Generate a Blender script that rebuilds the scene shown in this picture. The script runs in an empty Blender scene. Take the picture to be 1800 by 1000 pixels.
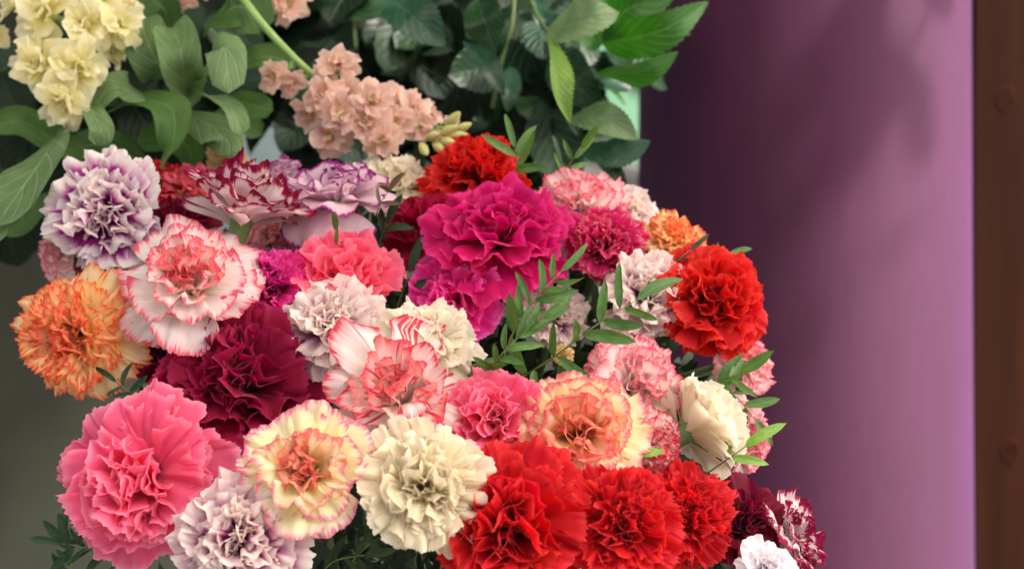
import bpy, math, random
import numpy as np
from mathutils import Vector, Matrix, Quaternion

# ------------------------------------------------------------------ camera, sky, sun, exposure
SC = bpy.context.scene
COL = SC.collection
F = 3000.0                                   # focal length in pixels of the 1800 x 1000 photograph
cam_d = bpy.data.cameras.new('camera')
cam = bpy.data.objects.new('camera', cam_d)
COL.objects.link(cam)
cam_d.sensor_width = 36.0
cam_d.lens = 36.0 * F / 1800.0
cam_d.clip_start = 0.02
cam_d.clip_end = 200.0
cam.location = (0, 0, 1.25)
cam.rotation_euler = (math.radians(90 - 3), 0, 0)
cam_d.dof.use_dof = True
cam_d.dof.focus_distance = 0.85
cam_d.dof.aperture_fstop = 7.5
SC.camera = cam

SUN_EL, SUN_AZ = 48.0, 68.0                  # azimuth: 0 = from behind the camera, 90 = from the right
world = bpy.data.worlds.new('World')
SC.world = world
world.use_nodes = True
wn = world.node_tree
sky = wn.nodes.new('ShaderNodeTexSky')
sky.sky_type = 'NISHITA'
sky.sun_disc = False
sky.sun_elevation = math.radians(SUN_EL)
sky.sun_rotation = math.radians(180 - SUN_AZ)
sky.air_density = 0.45
sky.dust_density = 8.0
sky.ozone_density = 0.2
wn.nodes['Background'].inputs['Strength'].default_value = 0.15
wn.links.new(sky.outputs[0], wn.nodes['Background'].inputs['Color'])

sun_d = bpy.data.lights.new('sun', 'SUN')
sun_d.energy = 2.2
sun_d.angle = math.radians(4.5)
sun_d.color = (1.0, 0.95, 0.88)
sun = bpy.data.objects.new('sun', sun_d)
COL.objects.link(sun)
el, az = math.radians(SUN_EL), math.radians(SUN_AZ)
to_sun = Vector((math.sin(az) * math.cos(el), -math.cos(az) * math.cos(el), math.sin(el)))
sun.rotation_euler = to_sun.to_track_quat('Z', 'Y').to_euler()
sun.location = to_sun * 3

SC.view_settings.view_transform = 'Standard'
SC.view_settings.look = 'None'
SC.view_settings.exposure = 1.7
SC.view_settings.gamma = 1.0
SC.render.engine = 'CYCLES'
SC.cycles.use_denoising = True
SC.cycles.max_bounces = 10
SC.cycles.diffuse_bounces = 8
SC.cycles.transmission_bounces = 8
SC.cycles.sample_clamp_indirect = 4.0

# ------------------------------------------------------------------ helpers
CAM = Matrix.Translation(cam.location) @ cam.rotation_euler.to_matrix().to_4x4()
CR = cam.rotation_euler.to_matrix()

def P(px, py, d):
    """the point d metres deep that stands at this place of the bunch"""
    return CAM @ Vector(((px - 900) / F * d, -(py - 500) / F * d, -d))

def V(x, y, z):
    """a direction: right, up, towards the viewer"""
    return (CR @ Vector((x, y, z))).normalized()

def lin(c):
    out = []
    for v in c:
        v = v / 255.0
        out.append(v / 12.92 if v <= 0.04045 else ((v + 0.055) / 1.055) ** 2.4)
    return (*out, 1.0)

def mesh(name, verts, faces, uvs=None, mat=None, smooth=True):
    me = bpy.data.meshes.new(name)
    me.from_pydata([tuple(v) for v in verts], [], [tuple(f) for f in faces])
    if uvs is not None:
        uvl = me.uv_layers.new(name='UVMap')
        li = np.empty(len(me.loops), dtype=np.int32)
        me.loops.foreach_get('vertex_index', li)
        uvl.data.foreach_set('uv', np.asarray(uvs, dtype=np.float32)[li].ravel())
    if smooth:
        me.polygons.foreach_set('use_smooth', np.ones(len(me.polygons), dtype=bool))
    if mat:
        me.materials.append(mat)
    me.update()
    return me

def grid_faces(nr, nc):
    i, j = np.meshgrid(np.arange(nr - 1), np.arange(nc - 1), indexing='ij')
    a = (i * nc + j).ravel()
    return np.stack([a, a + 1, a + nc + 1, a + nc], 1).tolist()

def link(name, data, parent=None):
    o = bpy.data.objects.new(name, data)
    COL.objects.link(o)
    if parent is not None:
        o.parent = parent
    return o

def tag(o, label=None, cat=None, group=None, kind=None):
    if label: o['label'] = label
    if cat: o['category'] = cat
    if group: o['group'] = group
    if kind: o['kind'] = kind
    return o

def setmat(o, m):
    o.material_slots[0].link = 'OBJECT'
    o.material_slots[0].material = m

def frame(z, roll=0.0, ref=Vector((0, 0, 1))):
    z = z.normalized()
    if abs(z.dot(ref)) > 0.98: ref = Vector((1, 0, 0))
    x = ref.cross(z).normalized()
    y = z.cross(x)
    m = Matrix((x, y, z)).transposed()
    return m @ Matrix.Rotation(roll, 3, 'Z')

def tube(pts, radii, seg=7):
    """a round tube along a list of points"""
    pts = [Vector(p) for p in pts]
    vs, fs = [], []
    ref = Vector((0.31, 0.2, 0.93)).normalized()
    for i, p in enumerate(pts):
        a = pts[max(i - 1, 0)]; b = pts[min(i + 1, len(pts) - 1)]
        m = frame(b - a, 0, ref)
        r = radii[i] if hasattr(radii, '__len__') else radii
        for k in range(seg):
            an = 2 * math.pi * k / seg
            vs.append(p + m @ Vector((math.cos(an) * r, math.sin(an) * r, 0)))
    n = len(pts)
    for i in range(n - 1):
        for k in range(seg):
            k2 = (k + 1) % seg
            fs.append((i * seg + k, i * seg + k2, (i + 1) * seg + k2, (i + 1) * seg + k))
    fs.append(tuple(reversed(range(seg))))
    fs.append(tuple(range((n - 1) * seg, n * seg)))
    return vs, fs

def spline(ctrl, n):
    """Catmull-Rom through the control points"""
    c = [Vector(p) for p in ctrl]
    c = [c[0] * 2 - c[1]] + c + [c[-1] * 2 - c[-2]]
    out = []
    segs = len(c) - 3
    for i in range(n):
        t = i / (n - 1) * segs
        k = min(int(t), segs - 1); t -= k
        a, b, d, e = c[k:k + 4]
        out.append(0.5 * ((2 * b) + (d - a) * t + (2 * a - 5 * b + 4 * d - e) * t * t + (3 * b - a - 3 * d + e) * t ** 3))
    return out

# ------------------------------------------------------------------ materials
class NT:
    def __init__(self, name):
        self.m = bpy.data.materials.new(name)
        self.m.use_nodes = True
        self.t = self.m.node_tree
        self.n = self.t.nodes
        self.bsdf = self.n['Principled BSDF']
        self.out = self.n['Material Output']
    def new(self, kind, **kw):
        nd = self.n.new(kind)
        for k, v in kw.items(): setattr(nd, k, v)
        return nd
    def link(self, a, b): self.t.links.new(a, b)
    def math(self, op, a, b=None, c=None):
        nd = self.new('ShaderNodeMath', operation=op)
        for i, v in enumerate((a, b, c)):
            if v is None: continue
            if isinstance(v, (int, float)): nd.inputs[i].default_value = v
            else: self.link(v, nd.inputs[i])
        return nd.outputs[0]
    def ramp(self, fac, stops, interp='LINEAR'):
        nd = self.new('ShaderNodeValToRGB')
        cr = nd.color_ramp; cr.interpolation = interp
        while len(cr.elements) < len(stops): cr.elements.new(0.5)
        for e, (p, c) in zip(cr.elements, stops):
            e.position = p; e.color = lin(c)
        self.link(fac, nd.inputs[0])
        return nd.outputs[0]
    def noise(self, vec, scale, detail=2.0, rough=0.5):
        nd = self.new('ShaderNodeTexNoise')
        nd.inputs['Scale'].default_value = scale
        nd.inputs['Detail'].default_value = detail
        nd.inputs['Roughness'].default_value = rough
        if vec is not None: self.link(vec, nd.inputs['Vector'])
        return nd.outputs['Fac']
    def mix(self, fac, a, b, blend='MIX'):
        nd = self.new('ShaderNodeMix', data_type='RGBA', blend_type=blend)
        for s, v in ((nd.inputs['Factor'], fac), (nd.inputs['A'], a), (nd.inputs['B'], b)):
            if isinstance(v, (int, float)): s.default_value = v
            elif isinstance(v, tuple): s.default_value = v
            else: self.link(v, s)
        return nd.outputs['Result']

def leafy_surface(t, col, trans, rough, spec, bump=None, bump_d=0.0006, bump_s=0.4, sat=None):
    t.link(col, t.bsdf.inputs['Base Color'])
    t.bsdf.inputs['Roughness'].default_value = rough
    t.bsdf.inputs['Specular IOR Level'].default_value = spec
    tr = t.new('ShaderNodeBsdfTranslucent')
    t.link(sat if sat is not None else col, tr.inputs['Color'])
    mx = t.new('ShaderNodeMixShader')
    mx.inputs[0].default_value = trans
    t.link(t.bsdf.outputs[0], mx.inputs[1]); t.link(tr.outputs[0], mx.inputs[2])
    t.link(mx.outputs[0], t.out.inputs['Surface'])
    if bump is not None:
        b = t.new('ShaderNodeBump')
        b.inputs['Strength'].default_value = bump_s
        b.inputs['Distance'].default_value = bump_d
        t.link(bump, b.inputs['Height'])
        t.link(b.outputs[0], t.bsdf.inputs['Normal'])
        t.link(b.outputs[0], tr.inputs['Normal'])

def petal_mat(name, stops, streak=0.10, freq=26, blotch=0.0, trans=0.52, vary=0.18, side=0.0, stripes=None):
    """colour runs from the claw (0) to the rim (1) of each petal, broken into streaks along its veins"""
    t = NT(name)
    uv = t.new('ShaderNodeUVMap', uv_map='UVMap')
    oi = t.new('ShaderNodeObjectInfo')
    sep = t.new('ShaderNodeSeparateXYZ'); t.link(uv.outputs[0], sep.inputs[0])
    u, v = sep.outputs[0], sep.outputs[1]
    cmb = t.new('ShaderNodeCombineXYZ')
    t.link(t.math('MULTIPLY', u, freq), cmb.inputs[0])
    t.link(t.math('MULTIPLY', v, 1.6), cmb.inputs[1])
    t.link(t.math('MULTIPLY', oi.outputs['Random'], 57.0), cmb.inputs[2])
    n1 = t.noise(cmb.outputs[0], 1.0, 2.0, 0.6)
    cmb2 = t.new('ShaderNodeCombineXYZ')
    t.link(t.math('MULTIPLY', u, 5.0), cmb2.inputs[0])
    t.link(t.math('MULTIPLY', v, 3.0), cmb2.inputs[1])
    t.link(t.math('MULTIPLY', oi.outputs['Random'], 91.0), cmb2.inputs[2])
    n2 = t.noise(cmb2.outputs[0], 1.0, 2.0, 0.5)
    e = t.math('ADD', v, t.math('MULTIPLY', t.math('SUBTRACT', n1, 0.5), streak * 2.2))
    e = t.math('ADD', e, t.math('MULTIPLY', t.math('SUBTRACT', n2, 0.5), blotch * 2.0))
    if side:
        a = t.math('ABSOLUTE', t.math('SUBTRACT', u, 0.5))
        e = t.math('ADD', e, t.math('MULTIPLY', t.math('POWER', t.math('MULTIPLY', a, 2.0), 4.0), side))
    col = t.ramp(e, stops)
    if stripes:
        sc, thr, wid = stripes[1:4]
        cmb3 = t.new('ShaderNodeCombineXYZ')
        t.link(t.math('MULTIPLY', u, sc), cmb3.inputs[0])
        t.link(t.math('MULTIPLY', v, 0.7), cmb3.inputs[1])
        t.link(t.math('MULTIPLY', oi.outputs['Random'], 33.0), cmb3.inputs[2])
        n3 = t.noise(cmb3.outputs[0], 1.0, 1.0, 0.4)
        k = t.math('MULTIPLY', t.math('SUBTRACT', n3, thr), 1.0 / wid)
        k = t.math('MULTIPLY', t.math('MINIMUM', t.math('MAXIMUM', k, 0.0), 1.0), t.math('MINIMUM', t.math('MULTIPLY', v, 1.4), 1.0))
        col = t.mix(k, col, lin(stripes[0]))
    # small differences from petal to petal and along the veins
    br = t.math('ADD', 1.0 - vary / 2, t.math('MULTIPLY', oi.outputs['Random'], vary))
    br = t.math('MULTIPLY', br, t.math('ADD', 0.80, t.math('ADD', t.math('MULTIPLY', n2, 0.24), t.math('MULTIPLY', n1, 0.16))))
    hsv = t.new('ShaderNodeHueSaturation')
    t.link(col, hsv.inputs['Color']); t.link(br, hsv.inputs['Value'])
    t.link(t.math('ADD', 0.4925, t.math('MULTIPLY', n2, 0.015)), hsv.inputs['Hue'])
    h2 = t.new('ShaderNodeHueSaturation'); h2.inputs['Saturation'].default_value = 1.02
    t.link(hsv.outputs[0], h2.inputs['Color'])
    leafy_surface(t, hsv.outputs[0], trans, 0.62, 0.25, bump=n1, bump_d=0.0009, bump_s=0.35, sat=h2.outputs[0])
    t.bsdf.inputs['Sheen Weight'].default_value = 0.12
    t.bsdf.inputs['Sheen Roughness'].default_value = 0.4
    return t.m

PM = {}
def solid(key, base, body, rim, **kw):
    PM[key] = petal_mat('petal_' + key, [(0.0, base), (0.45, body), (0.9, body), (1.0, rim)], **kw)

solid('red', (156, 3, 14), (206, 15, 28), (228, 56, 60), streak=0.08, vary=0.24)
solid('scarlet', (166, 5, 10), (212, 20, 22), (232, 60, 50), streak=0.08, vary=0.24)
solid('hot_pink', (232, 84, 128), (248, 112, 152), (251, 160, 184), streak=0.06, vary=0.12)
solid('coral_pink', (240, 84, 120), (248, 106, 140), (252, 146, 168), streak=0.06, vary=0.12)
solid('magenta', (176, 4, 84), (208, 12, 106), (226, 56, 142), streak=0.06)
solid('purple_magenta', (222, 30, 140), (242, 56, 166), (248, 112, 194), streak=0.06)
solid('violet_magenta', (140, 4, 90), (180, 16, 116), (204, 44, 146), streak=0.06)
solid('crimson', (108, 2, 40), (160, 12, 62), (180, 36, 94), streak=0.06)
solid('maroon', (64, 0, 22), (122, 8, 44), (142, 22, 64), streak=0.06)
solid('cream', (232, 212, 158), (240, 230, 200), (246, 240, 220), streak=0.05, vary=0.10)
solid('ivory', (236, 226, 180), (242, 236, 214), (246, 242, 226), streak=0.05, vary=0.10)
solid('dry_cream', (214, 180, 110), (230, 206, 150), (236, 216, 170), streak=0.08)
PM['lilac'] = petal_mat('petal_lilac', [(0.0, (160, 4, 134)), (0.74, (186, 56, 160)), (0.83, (232, 196, 214)), (0.90, (247, 234, 234)), (1.0, (250, 246, 240))], streak=0.06, freq=18, blotch=0.18, vary=0.06)
PM['lilac_pale'] = petal_mat('petal_lilac_pale', [(0.0, (160, 30, 130)), (0.50, (190, 96, 160)), (0.70, (230, 200, 206)), (0.86, (242, 226, 222)), (1.0, (247, 238, 228))], streak=0.06, freq=18, blotch=0.14, vary=0.08)
PM['lilac_grey'] = petal_mat('petal_lilac_grey', [(0.0, (140, 8, 96)), (0.68, (176, 50, 130)), (0.79, (226, 184, 198)), (0.88, (242, 222, 220)), (1.0, (247, 238, 230))], streak=0.06, freq=18, blotch=0.16, vary=0.08)
PM['white_lilac'] = petal_mat('petal_white_lilac', [(0.0, (170, 40, 170)), (0.3, (190, 90, 190)), (0.45, (232, 222, 232)), (1.0, (242, 238, 238))], streak=0.10, freq=18, vary=0.08)
PM['picotee'] = petal_mat('petal_picotee', [(0.0, (240, 220, 216)), (0.80, (247, 232, 232)), (0.88, (240, 212, 218)), (0.92, (160, 30, 76)), (1.0, (134, 10, 56))], streak=0.15, freq=34, side=0.04, vary=0.08, stripes=((150, 22, 68), 15.0, 0.66, 0.04))
PM['picotee_heavy'] = petal_mat('petal_picotee_heavy', [(0.0, (226, 196, 200)), (0.42, (230, 204, 210)), (0.56, (158, 26, 72)), (1.0, (120, 4, 46))], streak=0.22, freq=26, side=0.10, vary=0.15)
PM['picotee_purple'] = petal_mat('petal_picotee_purple', [(0.0, (224, 196, 204)), (0.84, (238, 218, 226)), (0.93, (234, 206, 220)), (0.962, (168, 64, 146)), (1.0, (140, 34, 116))], streak=0.06, freq=26, side=0.03, vary=0.06)
PM['cherry_white'] = petal_mat('petal_cherry_white', [(0.0, (232, 200, 200)), (0.5, (232, 196, 200)), (0.62, (190, 24, 72)), (1.0, (176, 12, 58))], streak=0.26, freq=14, blotch=0.16, side=0.15, vary=0.15)
PM['pink_white'] = petal_mat('petal_pink_white', [(0.0, (246, 234, 218)), (0.82, (248, 240, 236)), (0.92, (246, 212, 212)), (0.97, (238, 128, 144)), (1.0, (232, 96, 118))], streak=0.17, freq=34, side=0.04, vary=0.06)
PM['pink_white_core'] = petal_mat('petal_pink_white_core', [(0.0, (248, 234, 216)), (0.76, (248, 230, 220)), (0.90, (246, 180, 176)), (1.0, (238, 112, 126))], streak=0.14, freq=16, side=0.08, vary=0.06)
PM['red_white'] = petal_mat('petal_red_white', [(0.0, (244, 236, 220)), (0.80, (246, 238, 232)), (0.92, (242, 196, 196)), (0.97, (228, 90, 106)), (1.0, (222, 70, 90))], streak=0.17, freq=26, side=0.03, vary=0.06, stripes=((226, 76, 98), 8.0, 0.60, 0.05))
PM['red_white_core'] = petal_mat('petal_red_white_core', [(0.0, (248, 234, 224)), (0.76, (248, 228, 220)), (0.92, (244, 166, 164)), (1.0, (232, 92, 106))], streak=0.16, freq=18, vary=0.08, stripes=((228, 76, 96), 11.0, 0.63, 0.06))
PM['pink_frost'] = petal_mat('petal_pink_frost', [(0.0, (248, 238, 230)), (0.80, (248, 234, 230)), (0.92, (246, 206, 208)), (0.975, (240, 150, 164)), (1.0, (234, 112, 132))], streak=0.12, freq=30, side=0.04, vary=0.06)
PM['orange'] = petal_mat('petal_orange', [(0.0, (252, 222, 140)), (0.70, (254, 236, 180)), (0.87, (253, 226, 164)), (0.95, (249, 172, 114)), (1.0, (237, 100, 74))], streak=0.13, freq=30, vary=0.06)
PM['orange_core'] = petal_mat('petal_orange_core', [(0.0, (253, 212, 136)), (0.76, (253, 220, 156)), (0.92, (249, 176, 124)), (1.0, (237, 106, 80))], streak=0.15, freq=26, vary=0.08)
PM['orange_pale'] = petal_mat('petal_orange_pale', [(0.0, (252, 224, 130)), (0.7, (254, 240, 190)), (0.88, (253, 234, 182)), (0.95, (248, 178, 122)), (1.0, (236, 104, 78))], streak=0.11, freq=30, vary=0.06)
PM['lemon_pink'] = petal_mat('petal_lemon_pink', [(0.0, (236, 232, 160)), (0.78, (246, 244, 200)), (0.91, (246, 232, 204)), (0.965, (238, 164, 178)), (1.0, (232, 132, 156))], streak=0.17, freq=34, side=0.04, vary=0.06)
PM['lemon_mid'] = petal_mat('petal_lemon_mid', [(0.0, (242, 238, 174)), (0.80, (248, 243, 198)), (0.92, (247, 226, 192)), (0.97, (241, 168, 160)), (1.0, (236, 136, 146))], streak=0.14, freq=28, side=0.03, vary=0.06)
PM['lemon_core'] = petal_mat('petal_lemon_core', [(0.0, (248, 232, 170)), (0.70, (248, 226, 176)), (0.89, (246, 184, 154)), (1.0, (238, 128, 126))], streak=0.16, freq=22, vary=0.08)
PM['peach_lemon'] = petal_mat('petal_peach_lemon', [(0.0, (251, 228, 140)), (0.78, (253, 240, 188)), (0.91, (251, 228, 192)), (0.96, (246, 170, 158)), (1.0, (238, 120, 134))], streak=0.10, freq=28, side=0.03, vary=0.06)
PM['peach_core'] = petal_mat('petal_peach_core', [(0.0, (251, 222, 140)), (0.76, (252, 224, 164)), (0.91, (248, 180, 150)), (1.0, (238, 122, 130))], streak=0.14, freq=24, vary=0.08)
PM['rose_blush'] = petal_mat('petal_rose_blush', [(0.0, (246, 206, 120)), (0.4, (244, 190, 150)), (0.8, (238, 140, 146)), (1.0, (232, 106, 126))], streak=0.18, freq=22, vary=0.12)
PM['cherry'] = petal_mat('petal_cherry', [(0.0, (190, 10, 80)), (0.6, (204, 16, 96)), (0.94, (214, 36, 110)), (1.0, (226, 130, 140))], streak=0.14, freq=30, vary=0.22)
PM['stock_cream'] = petal_mat('petal_stock_cream', [(0.0, (214, 214, 130)), (0.35, (240, 232, 166)), (0.8, (246, 240, 194)), (1.0, (248, 244, 214))], streak=0.06, vary=0.08)
PM['stock_peach'] = petal_mat('petal_stock_peach', [(0.0, (226, 214, 160)), (0.35, (236, 204, 182)), (0.8, (238, 204, 188)), (1.0, (242, 218, 202))], streak=0.08, vary=0.2)
PM['stock_pink'] = petal_mat('petal_stock_pink', [(0.0, (220, 190, 150)), (0.35, (230, 186, 172)), (1.0, (236, 200, 186))], streak=0.08, vary=0.2)

def green_mat(name, c0, c1, c2, trans=0.25, rough=0.45, spec=0.4, veins=0.0, ridge=None, dust=0.0, edge=None):
    t = NT(name)
    uv = t.new('ShaderNodeUVMap', uv_map='UVMap')
    oi = t.new('ShaderNodeObjectInfo')
    tc = t.new('ShaderNodeTexCoord')
    sep = t.new('ShaderNodeSeparateXYZ'); t.link(uv.outputs[0], sep.inputs[0])
    u, v = sep.outputs[0], sep.outputs[1]
    cmb = t.new('ShaderNodeCombineXYZ')
    t.link(t.math('MULTIPLY', u, 3.0), cmb.inputs[0]); t.link(t.math('MULTIPLY', v, 5.0), cmb.inputs[1])
    t.link(t.math('MULTIPLY', oi.outputs['Random'], 77.0), cmb.inputs[2])
    n = t.noise(cmb.outputs[0], 1.0, 4.0, 0.6)
    f = t.math('ADD', t.math('MULTIPLY', n, 0.75), t.math('MULTIPLY', oi.outputs['Random'], 0.3))
    col = t.ramp(f, [(0.2, c0), (0.5, c1), (0.85, c2)])
    a = t.math('ABSOLUTE', t.math('SUBTRACT', u, 0.5))
    mid = t.math('MAXIMUM', t.math('SUBTRACT', 1.0, t.math('MULTIPLY', a, 34.0)), 0.0)
    hgt = n
    if ridge:
        col = t.mix(t.math('MULTIPLY', mid, 0.6), col, lin(ridge))
    if veins:
        w = t.math('SINE', t.math('MULTIPLY', t.math('SUBTRACT', v, t.math('MULTIPLY', a, 0.75)), veins * 6.283))
        w = t.math('POWER', t.math('MAXIMUM', w, 0.0), 7.0)
        if ridge: col = t.mix(t.math('MULTIPLY', w, 0.28), col, lin(ridge))
        hgt = t.math('SUBTRACT', t.math('MULTIPLY', n, 0.3), t.math('MAXIMUM', w, t.math('MULTIPLY', mid, 1.5)))
    if dust:
        n2 = t.noise(cmb.outputs[0], 2.3, 5.0, 0.75)
        k = t.math('MULTIPLY', t.math('MAXIMUM', t.math('SUBTRACT', n2, 0.56), 0.0), dust * 8)
        col = t.mix(t.math('MINIMUM', k, 0.6), col, lin((150, 166, 150)))
    h2 = t.new('ShaderNodeHueSaturation'); h2.inputs['Saturation'].default_value = 1.15
    h2.inputs['Value'].default_value = 1.3
    t.link(col, h2.inputs['Color'])
    leafy_surface(t, col, trans, rough, spec, bump=hgt, bump_d=0.0012, bump_s=0.5, sat=h2.outputs[0])
    return t.m

GM = {
 'sprig': green_mat('leaf_sprig', (54, 92, 40), (76, 116, 52), (102, 140, 68), ridge=(124, 156, 88)),
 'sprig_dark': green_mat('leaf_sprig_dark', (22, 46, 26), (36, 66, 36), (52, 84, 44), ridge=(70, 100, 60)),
 'sprig_lime': green_mat('leaf_sprig_lime', (96, 140, 52), (120, 164, 68), (146, 186, 92), ridge=(168, 196, 116)),
 'sprig_bronze': green_mat('leaf_sprig_bronze', (84, 66, 48), (104, 84, 62), (112, 104, 70), ridge=(130, 116, 84)),
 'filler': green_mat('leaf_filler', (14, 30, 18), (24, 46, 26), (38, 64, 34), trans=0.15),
 'stock': green_mat('leaf_stock', (80, 106, 66), (102, 130, 84), (128, 152, 106), rough=0.6, spec=0.25, veins=5.0, ridge=(150, 178, 128)),
 'stock_deep': green_mat('leaf_stock_deep', (46, 76, 36), (64, 98, 46), (86, 120, 62), rough=0.55, spec=0.25, ridge=(112, 148, 90)),
 'rose': green_mat('leaf_rose', (14, 36, 20), (24, 52, 28), (38, 70, 38), rough=0.38, spec=0.35, veins=7.0, ridge=(70, 100, 62), dust=0.14),
 'rose_shaded': green_mat('leaf_rose_shaded', (7, 17, 10), (12, 26, 15), (20, 37, 22), trans=.08, rough=.55, spec=.15, veins=7.0, ridge=(46, 70, 46)),  # darkened rose green: the shade at the back put into the colour
 'rose_teal': green_mat('leaf_rose_teal', (18, 46, 34), (30, 66, 48), (50, 88, 64), rough=0.38, spec=0.4, veins=7.0, ridge=(80, 114, 88), dust=0.2),
 'rose_bright': green_mat('leaf_rose_bright', (30, 80, 22), (46, 104, 30), (72, 130, 44), rough=0.36, spec=0.5, veins=7.0, ridge=(120, 164, 84), dust=0.12),
 'rose_olive': green_mat('leaf_rose_olive', (66, 96, 60), (92, 122, 80), (124, 148, 100), rough=0.42, spec=0.4, veins=7.0, ridge=(140, 160, 112), dust=0.3),
 'lime_fold': green_mat('leaf_lime_fold', (84, 120, 50), (112, 146, 66), (140, 170, 88), rough=0.45, spec=0.3, veins=9.0, ridge=(160, 186, 110)),
}

def plain(name, c0, c1, rough=0.5, scale=60.0, spec=0.4):
    t = NT(name)
    tc = t.new('ShaderNodeTexCoord')
    n = t.noise(tc.outputs['Object'], scale, 4.0, 0.6)
    t.link(t.ramp(n, [(0.3, c0), (0.7, c1)]), t.bsdf.inputs['Base Color'])
    t.bsdf.inputs['Roughness'].default_value = rough
    t.bsdf.inputs['Specular IOR Level'].default_value = spec
    b = t.new('ShaderNodeBump'); b.inputs['Strength'].default_value = 0.3; b.inputs['Distance'].default_value = 0.001
    t.link(n, b.inputs['Height']); t.link(b.outputs[0], t.bsdf.inputs['Normal'])
    return t.m

M_STEM = plain('stem_green', (72, 104, 58), (104, 136, 82))
M_CALYX = plain('calyx_green', (70, 100, 50), (104, 132, 72), scale=90)
M_STOCKSTEM = plain('stock_stem_green', (112, 150, 74), (146, 180, 104), scale=40)
M_TWIG = plain('twig_green', (88, 104, 52), (124, 132, 76), scale=50)
M_ROSESTEM = plain('rose_stem_green', (60, 84, 44), (92, 112, 62), scale=50)
M_BUD = plain('bud_green', (150, 164, 96), (206, 198, 130), scale=80)

# ------------------------------------------------------------------ petals
def petal_mesh(name, seed, L, W, th0, th1, ruff, K, tooth, claw=0.28, cup=0.0, crumple=0.02, roll=0.0,
               edge_round=0.28, nt=43, ns=12, power=1.0, split=0.0, r0=0.02):
    rg = np.random.default_rng(seed)
    t = np.linspace(-1, 1, nt)[None, :]
    s = (np.linspace(0, 1, ns) ** 0.8)[:, None]
    # rim teeth
    jag = np.where(np.arange(nt) % 2 == 0, 0.45, -0.45) * rg.uniform(0.4, 1.4, nt) + np.convolve(rg.normal(0, 0.8, nt), [.3, .4, .3], 'same')
    sig = s * (1 - edge_round * np.abs(t) ** 2.4) + tooth * jag[None, :] * s ** 9
    if split:
        sig = sig - split * np.exp(-(t / 0.10) ** 2) * s ** 6
    x = np.clip((s - claw * 0.5) / (1 - claw * 0.5), 0, 1)
    w = W * (0.16 + 0.84 * (x * x * (3 - 2 * x)) ** 0.75)
    th0, th1 = math.radians(th0), math.radians(th1)
    g = np.linspace(0, 1.25, 200)
    th = th0 + (th1 - th0) * np.clip(g, 0, 1.1) ** power + math.radians(roll) * np.clip((g - 0.72) / 0.28, 0, 1.3) ** 2
    dg = g[1] - g[0]
    rr = np.concatenate([[0], np.cumsum(np.sin(th[:-1]) * dg)]) * L
    zz = np.concatenate([[0], np.cumsum(np.cos(th[:-1]) * dg)]) * L
    R = np.interp(sig, g, rr); Z = np.interp(sig, g, zz); T = np.interp(sig, g, th)
    y = w * t * np.ones_like(sig)
    ph = rg.uniform(0, 6.28, 6)
    grow = np.clip(s, 0, 1) ** 2.0
    d = ruff * grow * (np.sin(K * t * math.pi + ph[0]) + 0.55 * np.sin(1.9 * K * t * math.pi + ph[1] + 1.2 * s) + 0.22 * s ** 2 * np.sin(3.6 * K * t * math.pi + ph[2]))
    y = y + 0.55 * ruff * grow * np.cos(K * t * math.pi + ph[3])
    d = d + cup * (y / W) ** 2 * W * (0.3 + 0.7 * s)
    R = R + d * (-np.cos(T)) + r0; Z = Z + d * np.sin(T)
    p = np.stack([R, y, Z], -1).reshape(-1, 3)
    # soft crumple
    for k in range(5):
        q = rg.normal(0, 1, 3) * rg.uniform(6, 20)
        amp = rg.normal(0, 1, 3) * crumple * 0.5
        p += np.sin(p @ q + rg.uniform(0, 6.28))[:, None] * amp[None, :] * (grow * np.ones_like(sig)).reshape(-1, 1)
    uv = np.stack([(t * 0.5 + 0.5) * np.ones_like(sig), s * np.ones_like(sig)], -1).reshape(-1, 2)
    return mesh(name, p, grid_faces(ns, nt), uv, PM['red'])

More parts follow.
